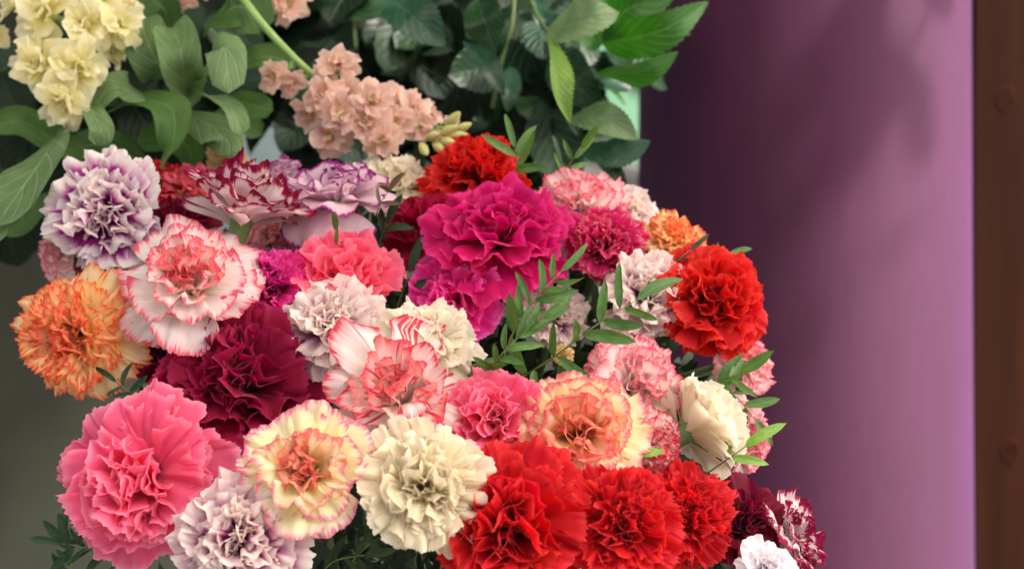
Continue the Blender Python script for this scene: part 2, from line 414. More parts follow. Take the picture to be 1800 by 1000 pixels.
# rings: count, length, half width, start angle, end angle, ruffle, waves, teeth, cup, roll
FORMS = {
 'ruffled': [(9, .55, .26, 40, 104, .030, 2.2, .030, .10, 6), (9, .53, .25, 28, 82, .036, 2.4, .030, .15, 4), (9, .50, .22, 18, 58, .042, 2.4, .030, .2, 0), (8, .49, .19, 10, 36, .048, 2.2, .028, .15, 0), (9, .48, .17, 2, 16, .050, 2.0, .026, .15, 0)],
 'curled': [(10, .55, .25, 44, 106, .034, 2.8, .016, .06, 14), (11, .53, .24, 32, 86, .042, 3.0, .016, .10, 16), (11, .50, .22, 20, 62, .048, 3.0, .015, .12, 18), (10, .49, .19, 12, 40, .050, 2.8, .014, .12, 18), (9, .48, .17, 3, 18, .054, 2.6, .014, .12, 12)],
 'fringed': [(10, .53, .24, 42, 112, .028, 2.6, .055, .08, 0), (12, .52, .22, 30, 90, .034, 2.8, .055, .12, 0), (13, .50, .19, 20, 66, .038, 2.6, .055, .15, 0), (12, .48, .16, 12, 44, .040, 2.4, .052, .15, 0), (11, .46, .14, 4, 24, .040, 2.2, .050, .2, 0), (8, .475, .13, 0, 9, .040, 2.0, .046, .15, 0)],
 'open': [(7, .60, .26, 55, 104, .026, 1.9, .018, -.06, 6), (6, .54, .24, 40, 82, .034, 1.9, .018, .10, 2), (6, .49, .21, 22, 46, .036, 1.9, .018, .25, 0), (6, .47, .19, 10, 22, .038, 1.9, .017, .35, -2), (7, .46, .16, 4, 8, .040, 1.9, .016, .35, -4), (6, .44, .12, 0, 2, .038, 1.8, .016, .35, -4)],
 'flat': [(7, .57, .26, 62, 100, .026, 2.1, .018, -.02, 4), (5, .50, .24, 50, 84, .034, 2.1, .018, .10, 0), (6, .42, .20, 36, 62, .042, 2.1, .018, .15, 10), (7, .36, .16, 20, 36, .044, 2.1, .016, .2, 14), (9, .31, .13, 4, 14, .042, 2.0, .014, .2, 16)],
 'fan': [(7, .57, .28, 36, 84, .026, 2.2, .018, .14, 6), (8, .56, .26, 28, 70, .030, 2.2, .020, .18, 6), (8, .55, .25, 20, 60, .030, 2.2, .020, .2, 6), (7, .53, .21, 10, 40, .032, 2.0, .020, .2, 4), (6, .50, .16, 2, 18, .032, 2.0, .020, .2, 0)],
 'skirt': [(6, .60, .30, 50, 138, .018, 1.5, .014, -.08, 0), (6, .54, .27, 36, 104, .026, 1.8, .016, .05, 0), (7, .48, .23, 20, 68, .036, 2.0, .016, .15, 0), (6, .44, .18, 8, 38, .040, 2.0, .016, .2, 0), (5, .40, .14, 0, 14, .040, 2.0, .016, .2, 0)],
 'loose': [(5, .64, .20, 58, 102, .022, 1.3, .014, -.06, 4), (6, .50, .21, 34, 72, .034, 1.7, .016, .10, 0), (7, .46, .20, 18, 46, .044, 1.9, .016, .2, 0), (6, .43, .17, 8, 26, .046, 1.9, .016, .25, 0), (5, .40, .13, 0, 10, .044, 1.8, .016, .3, 0)],
 'blousy': [(9, .57, .28, 44, 108, .034, 2.0, .030, .06, 8), (9, .54, .27, 32, 86, .044, 2.1, .030, .12, 6), (8, .51, .26, 20, 60, .054, 2.0, .028, .18, 6), (8, .50, .22, 10, 38, .058, 1.9, .026, .15, 4), (8, .485, .19, 0, 15, .060, 1.8, .024, .15, 0)],
}
NV = 5
LIB = {}
_sd = 100
for form, rings in FORMS.items():
    for ri, (n, L, W, a, b, rf, K, tooth, cup, roll) in enumerate(rings):
        for v in range(NV):
            _sd += 1
            rgv = random.Random(_sd)
            LIB[form, ri, v] = petal_mesh('petal_mesh', _sd, L * rgv.uniform(.95, 1.04), W * rgv.uniform(.9, 1.1), a, b + rgv.uniform(-9, 9), rf * rgv.uniform(.8, 1.25), K * rgv.uniform(.85, 1.15), tooth, cup=cup * rgv.uniform(.4, 1.4), roll=roll, crumple=.016)

# calyx: a ribbed green tube with five teeth, shared
def calyx_mesh():
    prof = [(-.30, .020), (-.29, .052), (-.24, .064), (-.12, .074), (0.0, .086), (0.06, .098), (0.10, .108)]
    vs, fs, seg = [], [], 20
    for i, (z, r) in enumerate(prof):
        for k in range(seg):
            an = 2 * math.pi * k / seg
            rr = r * (1 + 0.03 * math.cos(5 * an))
            zz = z + (0.035 * math.cos(5 * an) if i == len(prof) - 1 else 0)
            vs.append((rr * math.cos(an), rr * math.sin(an), zz))
    for i in range(len(prof) - 1):
        for k in range(seg):
            k2 = (k + 1) % seg
            fs.append((i * seg + k, i * seg + k2, (i + 1) * seg + k2, (i + 1) * seg + k))
    return mesh('calyx_mesh', vs, fs, None, M_CALYX)
CALYX = calyx_mesh()

GATHER = P(720, 1750, 1.10)                  # where the stems of the bunch come together, below the frame
SHIFT = {'ruffled': .24, 'curled': .24, 'fringed': .24, 'open': .20, 'flat': .12, 'fan': .24, 'blousy': .24, 'skirt': .20, 'loose': .22}

CLUMPED = ('ruffled', 'curled', 'fringed', 'blousy', 'loose')

def carnation(px, py, dpx, depth, face, form, mats, label, group=None, seed=0, squash=1.0, spread=1.0):
    rg = random.Random(seed * 7919 + 13)
    D = dpx * depth / F * 1.02
    z = V(*face)
    base = P(px, py, depth) - z * (SHIFT[form] * D * squash)
    root = link('carnation', None)
    root.empty_display_size = 0.01
    rot = frame(z, rg.uniform(0, 6.28))
    mat = Matrix.Translation(base) @ rot.to_4x4() @ Matrix.Diagonal((D * spread, D * spread, D * squash, 1))
    root.matrix_world = mat
    tag(root, label, 'carnation', group)
    rings = FORMS[form]
    off = 0.0
    clumps = [(rg.uniform(.18, .48), rg.uniform(0, 6.28)) for _ in range(rg.choice((3, 3, 4)))]
    for ri, spec in enumerate(rings):
        n = spec[0]
        m = mats[min(int(ri * len(mats) / len(rings)), len(mats) - 1)] if len(mats) > 1 else mats[0]
        off += rg.uniform(0.3, 0.7) * 2 * math.pi / n
        for k in range(n):
            o = link('petal', LIB[form, ri, rg.randrange(NV)], root)
            an = off + 2 * math.pi * (k + rg.uniform(-.22, .22)) / n
            tilt = rg.gauss(0, .16) if ri else rg.gauss(.03, .13)
            sc = rg.uniform(.84, 1.09)
            e = Matrix.Rotation(an, 4, 'Z') @ Matrix.Rotation(tilt, 4, 'Y') @ Matrix.Rotation(rg.gauss(0, .15), 4, 'X')
            if ri >= 2 and form in CLUMPED and rg.random() < .62:
                ct, ca = rg.choice(clumps)
                e = Matrix.Rotation(ca, 4, 'Z') @ Matrix.Rotation(ct, 4, 'Y') @ Matrix.Rotation(rg.uniform(0, 6.28), 4, 'Z') @ Matrix.Rotation(tilt, 4, 'Y')
                sc *= rg.uniform(.88, 1.04)
            elif ri == 0 and rg.random() < .22:
                e = Matrix.Rotation(an, 4, 'Z') @ Matrix.Rotation(tilt + rg.uniform(.1, .35), 4, 'Y') @ Matrix.Rotation(rg.gauss(0, .25), 4, 'X')
            e = Matrix.Translation((0, 0, -.02)) @ e @ Matrix.Diagonal((sc, sc * (1 if rg.random() < .5 else -1), sc, 1))
            o.matrix_local = e
            setmat(o, PM[m])
    link('calyx', CALYX, root)
    # stem down to the gathering point
    p0 = base - z * (0.28 * D * squash)
    ctrl = [p0, p0 - z * 0.05 + (GATHER - p0) * 0.06, p0 + (GATHER - p0) * 0.55 - z * 0.02, GATHER + Vector((rg.uniform(-.03, .03), rg.uniform(-.03, .03), 0))]
    inv = mat.inverted()
    vs, fs = tube([inv @ p for p in spline(ctrl, 9)], 0.0026 / D)
    link('stem', mesh('stem_mesh', vs, fs, None, M_STEM), root)
    return root

def depth_at(x, y, dz=0.0):
    return 0.80 + max(0, 1000 - y) / 700 * 0.16 + max(0, x - 1000) / 400 * 0.05 + max(0, 350 - x) / 350 * 0.02 + dz

# px, py, diameter px, depth shift, facing (right, up, towards viewer), form, petal colours outer to inner, label, squash
BLOOMS = [
 (170, 368, 225, -.01, (-.35, .25, 1), 'curled', ['lilac'], 'lilac white carnation with purple throat, highest on the bunch\'s outer side beside broad leaf', .85),
 (272, 312, 110, .05, (-.1, .9, .3), 'blousy', ['red'], 'crimson carnation sliver peeking between lilac bloom and blush bloom', 1),
 (330, 318, 110, .05, (.1, .8, .4), 'blousy', ['rose_blush'], 'blush pink and yellow carnation half hidden behind burgundy rimmed fan', 1),
 (438, 346, 212, -.03, (.3, 1, .02), 'fan', ['picotee'], 'white carnation with burgundy rims seen in profile above its green calyx', 1.08),
 (312, 385, 140, .02, (-.1, .75, .5), 'ruffled', ['picotee_heavy'], 'burgundy and white carnation wedged between lilac bloom and blush open bloom', .9),
 (330, 482, 238, -.04, (.05, .62, .8), 'open', ['pink_white', 'pink_white', 'pink_white', 'pink_white_core', 'pink_white_core', 'pink_white_core'], 'white carnation with pink rims and upright pink heart beside the orange bloom', 1),
 (122, 585, 228, -.02, (-.35, .05, 1), 'fringed', ['orange_pale', 'orange', 'orange', 'orange_core', 'orange_core', 'orange_core'], 'orange and yellow carnation with fringed red rims', .85),
 (200, 455, 130, .03, (0, .5, .7), 'ruffled', ['maroon'], 'dark maroon carnation tucked under the purple throated lilac bloom', 1),
 (283, 612, 120, .04, (0, .3, .9), 'blousy', ['maroon'], 'very dark maroon carnation in shadow below the blush open bloom', 1),
 (100, 440, 100, .03, (-.6, .1, .6), 'ruffled', ['pink_frost'], 'pale pink carnation peeking out under the purple throated lilac bloom', 1),
 (420, 660, 290, -.01, (.0, .42, .95), 'blousy', ['crimson'], 'large deep crimson carnation above the hot pink bloom', .85),
 (472, 498, 178, -.015, (-.1, .5, .8), 'fringed', ['purple_magenta', 'purple_magenta', 'violet_magenta'], 'purple magenta carnation between blush open bloom and coral pink bloom', 1),
 (600, 470, 215, -.01, (.1, .8, .5), 'blousy', ['coral_pink'], 'coral pink carnation behind the crumpled pale lilac bloom', .85),
 (583, 560, 190, -.02, (-.05, .6, .85), 'curled', ['lilac_pale'], 'crumpled pale lilac carnation below the coral pink bloom', .8),
 (592, 632, 110, .0, (0, .5, .8), 'fringed', ['magenta'], 'small magenta carnation behind the red striped white bloom', 1),
 (752, 592, 190, -.02, (.1, .7, .75), 'ruffled', ['ivory'], 'ivory carnation above the red striped white bloom', .85),
 (712, 684, 262, -.04, (.15, .5, .85), 'loose', ['red_white', 'red_white', 'red_white_core', 'red_white_core', 'red_white_core'], 'white carnation striped with red, its red heart facing up', .95),
 (246, 840, 285, -.02, (-.15, .12, 1), 'blousy', ['hot_pink'], 'big hot pink carnation low on the bunch beside the lemon bloom', .85),
 (538, 825, 242, -.05, (.0, .35, .95), 'flat', ['lemon_pink', 'lemon_pink', 'lemon_mid', 'lemon_core', 'lemon_core'], 'lemon yellow open carnation with pink rims and coral heart', 1),
 (748, 852, 225, -.05, (.1, .2, 1), 'curled', ['cream'], 'cream carnation between the lemon bloom and the scarlet blooms', .85),
 (410, 945, 235, -.03, (-.1, .25, 1), 'curled', ['lilac_grey'], 'lilac grey crumpled carnation below the lemon bloom', .85),
 (590, 325, 200, -.01, (.05, .95, .3), 'skirt', ['picotee_purple'], 'pale lilac carnation with thin purple rims spreading like a skirt', .95),
 (490, 305, 90, .04, (-.2, .9, .3), 'fan', ['picotee_purple'], 'small whitish carnation with faint purple rims behind the skirt shaped bloom', 1),
 (692, 308, 150, .04, (.1, .8, .45), 'ruffled', ['ivory'], 'ivory carnation at the back below the peach stock', .9),
 (842, 296, 195, .02, (.1, .65, .65), 'fringed', ['scarlet'], 'scarlet carnation at the back behind the big magenta bloom', .9),
 (740, 395, 165, .02, (-.4, .55, .7), 'ruffled', ['cherry_white'], 'cherry red carnation mottled with white beside the big magenta bloom', .95),
 (880, 396, 246, -.02, (.05, .74, .66), 'blousy', ['magenta'], 'big magenta carnation in the middle of the upper bunch', .85),
 (796, 524, 176, .0, (-.3, .2, 1), 'ruffled', ['purple_magenta'], 'bright purple pink carnation beneath the big magenta bloom', .9),
 (978, 550, 120, .02, (.1, .4, .8), 'curled', ['lilac_pale'], 'pale lilac carnation mostly hidden behind the leafy sprig', 1),
 (1015, 355, 175, .01, (-.1, .75, .55), 'ruffled', ['pink_frost'], 'frosted pink carnation behind the crumpled cherry bloom', .9),
 (1068, 425, 158, -.01, (.15, .45, .85), 'fringed', ['cherry'], 'crumpled cherry carnation with pale flecks beside the big magenta bloom', .85),
 (1146, 515, 172, -.02, (.3, .3, .9), 'curled', ['lilac_pale'], 'pale lilac carnation between cherry bloom and outer scarlet bloom', .9),
 (1105, 360, 120, .03, (.35, .8, .4), 'ruffled', ['lilac_pale'], 'whitish lilac carnation at the back next to the yellow orange bloom', 1),
 (1195, 418, 135, .0, (.45, .7, .5), 'fringed', ['orange_pale', 'orange'], 'small yellow orange carnation on the outer edge above the scarlet bloom', .95),
 (1258, 528, 198, -.03, (.3, .25, 1), 'blousy', ['scarlet'], 'scarlet carnation standing out against the purple column', .85),
 (1318, 634, 140, .02, (.75, .2, .5), 'ruffled', ['pink_frost'], 'pink and white carnation facing the column under the scarlet bloom', 1),
 (1326, 770, 138, .01, (.8, 0, .5), 'ruffled', ['pink_frost'], 'pink and white carnation facing the column beside the ivory profile bloom', 1),
 (1122, 668, 195, -.01, (.35, .5, .8), 'ruffled', ['pink_white', 'pink_frost', 'pink_frost', 'pink_frost', 'pink_frost'], 'rounded white carnation flushed with pink above the yellow peach bloom', .9),
 (1020, 742, 225, -.03, (.05, .62, .8), 'blousy', ['peach_lemon', 'peach_lemon', 'peach_lemon', 'peach_core', 'peach_core'], 'yellow and peach carnation with pink rims above the scarlet cluster', .95),
 (872, 735, 190, -.02, (-.05, .45, .9), 'blousy', ['hot_pink'], 'hot pink carnation between cream bloom and yellow peach bloom', .9),
 (1240, 738, 205, -.01, (.80, .50, -.22), 'fan', ['ivory'], 'ivory carnation seen in profile facing the column', .95),
 (1150, 785, 115, -.01, (.3, -.1, .9), 'blousy', ['red_white'], 'white carnation striped pink peeking out above the scarlet cluster', 1),
 (896, 918, 262, -.03, (-.1, .3, 1), 'blousy', ['red'], 'biggest scarlet carnation of the low cluster, beside the cream bloom', .85),
 (1095, 918, 220, -.04, (.05, .35, 1), 'fringed', ['red'], 'scarlet carnation in the middle of the low scarlet cluster', .85),
 (1208, 905, 195, .0, (.35, .25, .9), 'fringed', ['red'], 'finely fringed scarlet carnation of the low cluster, beside the dark maroon bloom', .9),
 (1312, 915, 160, .01, (.3, .4, .8), 'ruffled', ['maroon'], 'dark maroon carnation beside the low scarlet cluster', .95),
 (1405, 936, 165, .01, (.75, .35, .4), 'ruffled', ['picotee'], 'white carnation with burgundy rims, lowest one facing the column', .95),
 (1350, 994, 104, -.02, (.1, .6, .8), 'flat', ['white_lilac'], 'white carnation with purple blush at the bottom below the maroon bloom', 1),
 (570, 395, 140, .03, (0, .5, .7), 'fringed', ['scarlet'], 'scarlet carnation in the gap under the skirt shaped lilac bloom', 1),
 (478, 418, 110, .03, (.1, .3, .8), 'blousy', ['pink_frost'], 'pale pink carnation under the burgundy rimmed profile bloom', 1),
 (990, 622, 40, .0, (0, .5, .8), 'fringed', ['dry_cream'], 'tiny shrivelled cream carnation bud in the dark gap under the long sprig', 1),
 (397, 270, 75, .07, (0, .7, .6), 'fringed', ['dry_cream'], 'small withered cream carnation at the back below the stock leaves', 1),
]
for i, (x, y, d, dz, face, form, mats, label, sq) in enumerate(BLOOMS):
    carnation(x, y, d, depth_at(x, y, dz), face, form, mats, label, 'carnations in the mixed bunch', seed=i + 1, squash=sq)

# ------------------------------------------------------------------ leaves
def lance_mesh(name, seed, ratio=.26, bend=.18, fold=.25, nv=9, nu=5, wave=0.0, teeth=0.0, broad=0.45, tip=1.0):
    """a leaf one unit long along +Y, its face to +Z"""
    rg = random.Random(seed)
    v = np.linspace(0, 1, nv)[:, None]; u = np.linspace(-1, 1, nu)[None, :]
    prof = (v ** broad) * ((1 - v) ** (0.62 * tip)); prof = prof / prof.max()
    prof = np.maximum(prof, 0.03 * (v < 1))
    half = ratio * prof
    if teeth:
        half = half * np.where(np.abs(u) > .99, 1 + teeth * np.where(np.arange(nv) % 2 == 0, 1, -1)[:, None], 1)
    x = u * half
    b = bend * rg.uniform(.4, 1.4)
    z = fold * np.abs(x) + 0 * v - b * v ** 2 + wave * np.sin(v * 9 + rg.uniform(0, 6)) * (u ** 2) * np.sign(u) * .5
    y = v * np.ones_like(u) * (1 - .12 * abs(b)) + (teeth * 0.25 * (np.abs(u) > .99) if teeth else 0)
    x = x + rg.uniform(-.06, .06) * np.sin(v * 3.1)
    pts = np.stack([x * np.ones_like(v), y * np.ones_like(u), z * np.ones_like(u)], -1).reshape(-1, 3)
    uv = np.stack([(u * .5 + .5) * np.ones_like(v), v * np.ones_like(u)], -1).reshape(-1, 2)
    return mesh(name, pts, grid_faces(nv, nu), uv, GM['sprig'])

SPRIG_LEAF = [lance_mesh('sprig_leaf_mesh', 900 + i, ratio=(.09, .11, .13, .105, .12, .085, .135, .11)[i], bend=(.1, .2, .34, -.15, .16, .28, .06, .4)[i], fold=.35, broad=.55, wave=.03) for i in range(8)]
ROSE_LEAF = [lance_mesh('rose_leaf_mesh', 950 + i, ratio=.34, bend=.22, fold=.28, nv=19, nu=7, wave=.05, teeth=.05, broad=.5, tip=.9) for i in range(6)]

def place_leaf(name, data, parent, base, direction, normal, length, m):
    y = direction.normalized()
    z = (normal - y * normal.dot(y)).normalized()
    x = y.cross(z)
    o = link(name, data, parent)
    R = Matrix((x, y, z)).transposed().to_4x4()
    o.matrix_local = parent.matrix_world.inverted() @ (Matrix.Translation(base) @ R @ Matrix.Scale(length, 4))
    setmat(o, m)
    return o

def sprig(ctrl, label, m='sprig', leaf=75, pairs=6, seed=0, open_=52, normal=(0, .35, 1), start=.12, twig=2.2, terminal=True, name='leafy_sprig', group='leafy sprigs in the bunch'):
    rg = random.Random(seed + 400)
    pts = spline([P(*c) for c in ctrl], 14)
    root = link(name, None)
    root.empty_display_size = .01
    root.location = pts[0]
    bpy_m = Matrix.Translation(pts[0])
    root.matrix_world = bpy_m
    tag(root, label, 'leaf sprig', group)
    d0 = ctrl[0][2]
    r = twig * d0 / F
    vs, fs = tube([p - pts[0] for p in pts], [r * (1 - .6 * i / 13) for i in range(14)], 6)
    link('twig', mesh('twig_mesh', vs, fs, None, M_TWIG), root)
    N = V(*normal)
    for k in range(pairs):
        f = start + (1 - start) * (k + .3) / pairs
        for s in (-1, 1):
            g = min(f + s * .02 + rg.uniform(-.02, .02), .99) * 13
            i = min(int(g), 12); p = pts[i].lerp(pts[i + 1], g - i)
            t = (pts[i + 1] - pts[i]).normalized()
            nn = (N + Vector((rg.gauss(0, .28), rg.gauss(0, .28), rg.gauss(0, .28)))).normalized()
            side = t.cross(nn).normalized() * s
            an = math.radians(open_ + rg.uniform(-20, 20))
            dr = t * math.cos(an) + side * math.sin(an) + nn * rg.uniform(-.1, .3)
            ln = leaf * d0 / F * rg.uniform(.62, 1.18) * (1 - .25 * abs(f - .5))
            place_leaf('leaf', rg.choice(SPRIG_LEAF), root, p, dr, nn, ln, GM[m])
    if terminal:
        t = pts[-1] - pts[-2]
        place_leaf('leaf', rg.choice(SPRIG_LEAF), root, pts[-1], t, N, leaf * d0 / F, GM[m])
    return root

SPRIGS = [
 # the big sprig in front of the magenta blooms
 ([(890, 680, .90), (970, 630, .86), (1050, 570, .85), (1118, 528, .85)], 'long leafy sprig arching in front of the lilac bloom towards the scarlet one', 'sprig', 96, 5, (-.1, .3, 1), 54, 2.1),
 ([(880, 645, .88), (905, 580, .855), (945, 522, .85), (985, 478, .85)], 'upright leafy sprig in front of the big magenta bloom', 'sprig', 70, 6, (.1, .2, 1), 48, 1.9),
 ([(850, 665, .87), (875, 630, .845), (915, 590, .84), (955, 560, .84)], 'fine narrow leafed sprig tip in the dark gap beside the ivory bloom', 'sprig', 62, 6, (0, .2, 1), 28, 1.7),
 ([(905, 320, .97), (910, 285, .96), (905, 262, .96)], 'small leafy sprig rising beside the back scarlet bloom', 'sprig', 72, 2, (0, .2, 1), 40, 1.6),
 ([(990, 320, .98), (1000, 290, .97), (1022, 262, .96)], 'leafy sprig tip in front of the rose leaves above the frosted pink bloom', 'sprig', 66, 2, (0, .2, 1), 42, 1.6),
 ([(1225, 705, .92), (1262, 680, .90), (1300, 655, .89)], 'dark leafy sprig under the outer scarlet bloom pointing at the column', 'sprig', 80, 3, (.1, .5, 1), 50, 1.9),
 ([(1240, 690, .91), (1285, 690, .89), (1325, 735, .89)], 'leafy sprig drooping between the two pink blooms by the column', 'sprig', 62, 3, (.2, .4, 1), 45, 1.7),
 ([(1215, 850, .90), (1260, 820, .87), (1310, 785, .86)], 'pale lime sprig in front of the ivory profile bloom', 'sprig_lime', 76, 2, (0, .4, 1), 30, 2.0),
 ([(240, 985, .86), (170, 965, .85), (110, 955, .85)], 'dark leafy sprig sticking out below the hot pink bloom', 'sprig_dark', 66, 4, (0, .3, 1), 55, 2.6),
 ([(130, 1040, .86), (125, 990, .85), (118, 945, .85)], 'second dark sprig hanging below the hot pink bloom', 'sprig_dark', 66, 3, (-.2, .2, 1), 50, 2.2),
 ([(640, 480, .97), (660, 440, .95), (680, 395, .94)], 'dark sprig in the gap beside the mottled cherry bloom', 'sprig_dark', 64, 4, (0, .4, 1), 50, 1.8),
 ([(690, 560, .93), (705, 520, .92), (720, 480, .92)], 'dark sprig between the coral pink bloom and the purple pink bloom', 'sprig_dark', 74, 3, (0, .3, 1), 45, 1.8),
 ([(585, 450, .92), (592, 425, .915), (590, 405, .91)], 'little leaf sprig in front of the gap scarlet bloom', 'sprig', 42, 1, (0, .3, 1), 25, 1.4),
 ([(660, 380, .93), (672, 352, .925), (684, 335, .92)], 'bronze tinted sprig in front of the back ivory bloom', 'sprig_bronze', 48, 1, (0, .3, 1), 55, 1.3),
 ([(1165, 480, .93), (1195, 455, .92), (1212, 440, .92)], 'small dark sprig below the yellow orange bloom', 'sprig_dark', 48, 1, (0, .4, 1), 40, 1.5),
 ([(1040, 800, .85), (1090, 800, .83), (1110, 798, .83)], 'lime leaf sprig lying above the middle scarlet bloom', 'sprig_lime', 62, 1, (0, .7, 1), 20, 1.8),
 ([(800, 655, .89), (820, 645, .87), (842, 640, .87)], 'olive leaf sprig at the edge of the ivory bloom', 'sprig', 55, 1, (0, .5, 1), 30, 1.6),
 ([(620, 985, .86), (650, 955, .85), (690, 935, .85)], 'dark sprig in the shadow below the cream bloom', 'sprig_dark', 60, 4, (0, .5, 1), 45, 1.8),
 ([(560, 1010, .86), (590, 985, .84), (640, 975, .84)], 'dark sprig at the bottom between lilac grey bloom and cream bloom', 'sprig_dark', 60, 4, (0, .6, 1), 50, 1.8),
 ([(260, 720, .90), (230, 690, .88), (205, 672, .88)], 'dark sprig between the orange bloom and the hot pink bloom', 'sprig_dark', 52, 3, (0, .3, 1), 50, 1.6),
 ([(1240, 480, .95), (1262, 455, .94), (1280, 448, .94)], 'green leaf tips behind the top of the outer scarlet bloom', 'sprig', 48, 1, (.2, .5, 1), 35, 1.5),
]
for i, (c, lab, m, lf, pr, nrm, op, tw) in enumerate(SPRIGS):
    sprig(c, lab, m, lf, pr, seed=i, open_=op, normal=nrm, twig=tw)

# dark filler leaves inside the bunch, too many to count
def filler():
    rg = np.random.default_rng(5)
    vs, fs, uv = [], [], []
    tri = np.array([(-.0, 0, 0), (.16, .4, .05), (.10, .8, .02), (0, 1, -.05), (-.10, .8, .02), (-.16, .4, .05)])
    n = 0
    while n < 2600:
        x = rg.uniform(60, 1400); y = rg.uniform(300, 1120)
        # stay inside the dome outline
        cx = 720; hx = 640 * math.sqrt(max(0.0, 1 - ((1150 - y) / 850.0) ** 2))
        hx = min(hx, 560 if y < 900 else 640)
        if abs(x - cx) > hx - 30: continue
        if x < 320 and y > 640: continue
        d = depth_at(x, y) + rg.uniform(.05, .16)
        p = np.array(P(x, y, d))
        dr = V(*(rg.normal(0, .7), .5 + rg.normal(0, .5), .25 + rg.normal(0, .4)))
        nn = V(*(rg.normal(0, .4), .4 + rg.normal(0, .4), .8))
        xx = dr.cross(nn).normalized(); zz = xx.cross(dr)
        ln = rg.uniform(.014, .027)
        b = len(vs)
        for q in tri:
            w = Vector(p) + (xx * q[0] + dr * q[1] + zz * q[2]) * ln
            vs.append(w); uv.append((q[0] * 2.5 + .5, q[1]))
        fs += [(b, b + 1, b + 5), (b + 1, b + 2, b + 4, b + 5), (b + 2, b + 3, b + 4)]
        n += 1
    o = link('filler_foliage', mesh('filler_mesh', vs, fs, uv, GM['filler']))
    tag(o, 'dark green filler leaves packed between the carnation stems', 'foliage', kind='stuff')
filler()

# ------------------------------------------------------------------ stock flowers
def stock_petal(seed, L, W, a, b, **kw):
    return petal_mesh('stock_petal_mesh', seed, L, W, a, b, .03, 1.3, .0, claw=.35, cup=.10, crumple=.03, edge_round=.45, nt=11, ns=8, split=.05, r0=.01)
STOCK_RINGS = [(5, .56, .21, 58, 112), (5, .50, .20, 40, 84), (4, .42, .17, 18, 50), (3, .32, .12, 4, 22)]
SLIB = {(ri, v): stock_petal(3000 + ri * 10 + v, L, W, a, b) for ri, (n, L, W, a, b) in enumerate(STOCK_RINGS) for v in range(4)}

def bud_mesh():
    prof = [(-.2, .03), (-.15, .07), (0, .10), (.1, .085), (.2, .045), (.24, .01)]
    vs, fs, seg = [], [], 8
    for z, r in prof:
        for k in range(seg):
            an = 2 * math.pi * k / seg
            vs.append((r * math.cos(an), r * math.sin(an), z))
    for i in range(len(prof) - 1):
        for k in range(seg):
            k2 = (k + 1) % seg
            fs.append((i * seg + k, i * seg + k2, (i + 1) * seg + k2, (i + 1) * seg + k))
    return mesh('floret_heart_mesh', vs, fs, None, M_BUD)
BUD = bud_mesh()

def stock_stem(ctrl, florets, buds, matname, label, seed, r=7.0):
    rg = random.Random(seed)
    pts = spline([P(*c) for c in ctrl], 16)
    root = link('stock_flower', None); root.empty_display_size = .01
    root.matrix_world = Matrix.Translation(pts[0])
    tag(root, label, 'stock flower', 'stocks behind the bunch')
    d0 = ctrl[0][2]; rr = r * d0 / F
    vs, fs = tube([p - pts[0] for p in pts], [rr * (1 - .55 * i / 15) for i in range(16)], 9)
    link('stem', mesh('stock_stem_mesh', vs, fs, None, M_STOCKSTEM), root)
    inv = root.matrix_world.inverted()
    for (x, y, d, rad, face) in florets:
        z = V(*face); S = 2 * rad * d / F
        M = Matrix.Translation(P(x, y, d) - z * .16 * S) @ frame(z, rg.uniform(0, 6)).to_4x4() @ Matrix.Scale(S, 4)
        fl = link('floret', BUD, root)
        fl.matrix_local = inv @ M
        off = 0
        for ri, (n, *_r) in enumerate(STOCK_RINGS):
            off += .5
            for k in range(n):
                o = link('petal', SLIB[ri, rg.randrange(4)], fl)
                sc = rg.uniform(.88, 1.1)
                o.matrix_local = Matrix.Rotation(off + 6.283 * (k + rg.uniform(-.2, .2)) / n, 4, 'Z') @ Matrix.Rotation(rg.gauss(0, .26), 4, 'Y') @ Matrix.Rotation(rg.gauss(0, .24), 4, 'X') @ Matrix.Scale(sc, 4)
                setmat(o, PM[matname])
        # pedicel to the nearest stem point
        tgt = P(x, y, d) - z * .2 * S
        near = min(pts, key=lambda q: (q - tgt).length)
        vs, fs = tube([p - pts[0] for p in spline([near, near.lerp(tgt, .6) - z * .004, tgt], 6)], .0013, 6)
        link('pedicel', mesh('pedicel_mesh', vs, fs, None, M_STOCKSTEM), root)
    for (x, y, d, rad, face) in buds:
        z = V(*face); S = rad * d / F / .11
        b = link('bud', BUD, root)
        b.matrix_local = inv @ (Matrix.Translation(P(x, y, d)) @ frame(z).to_4x4() @ Matrix.Scale(S, 4))
    return root

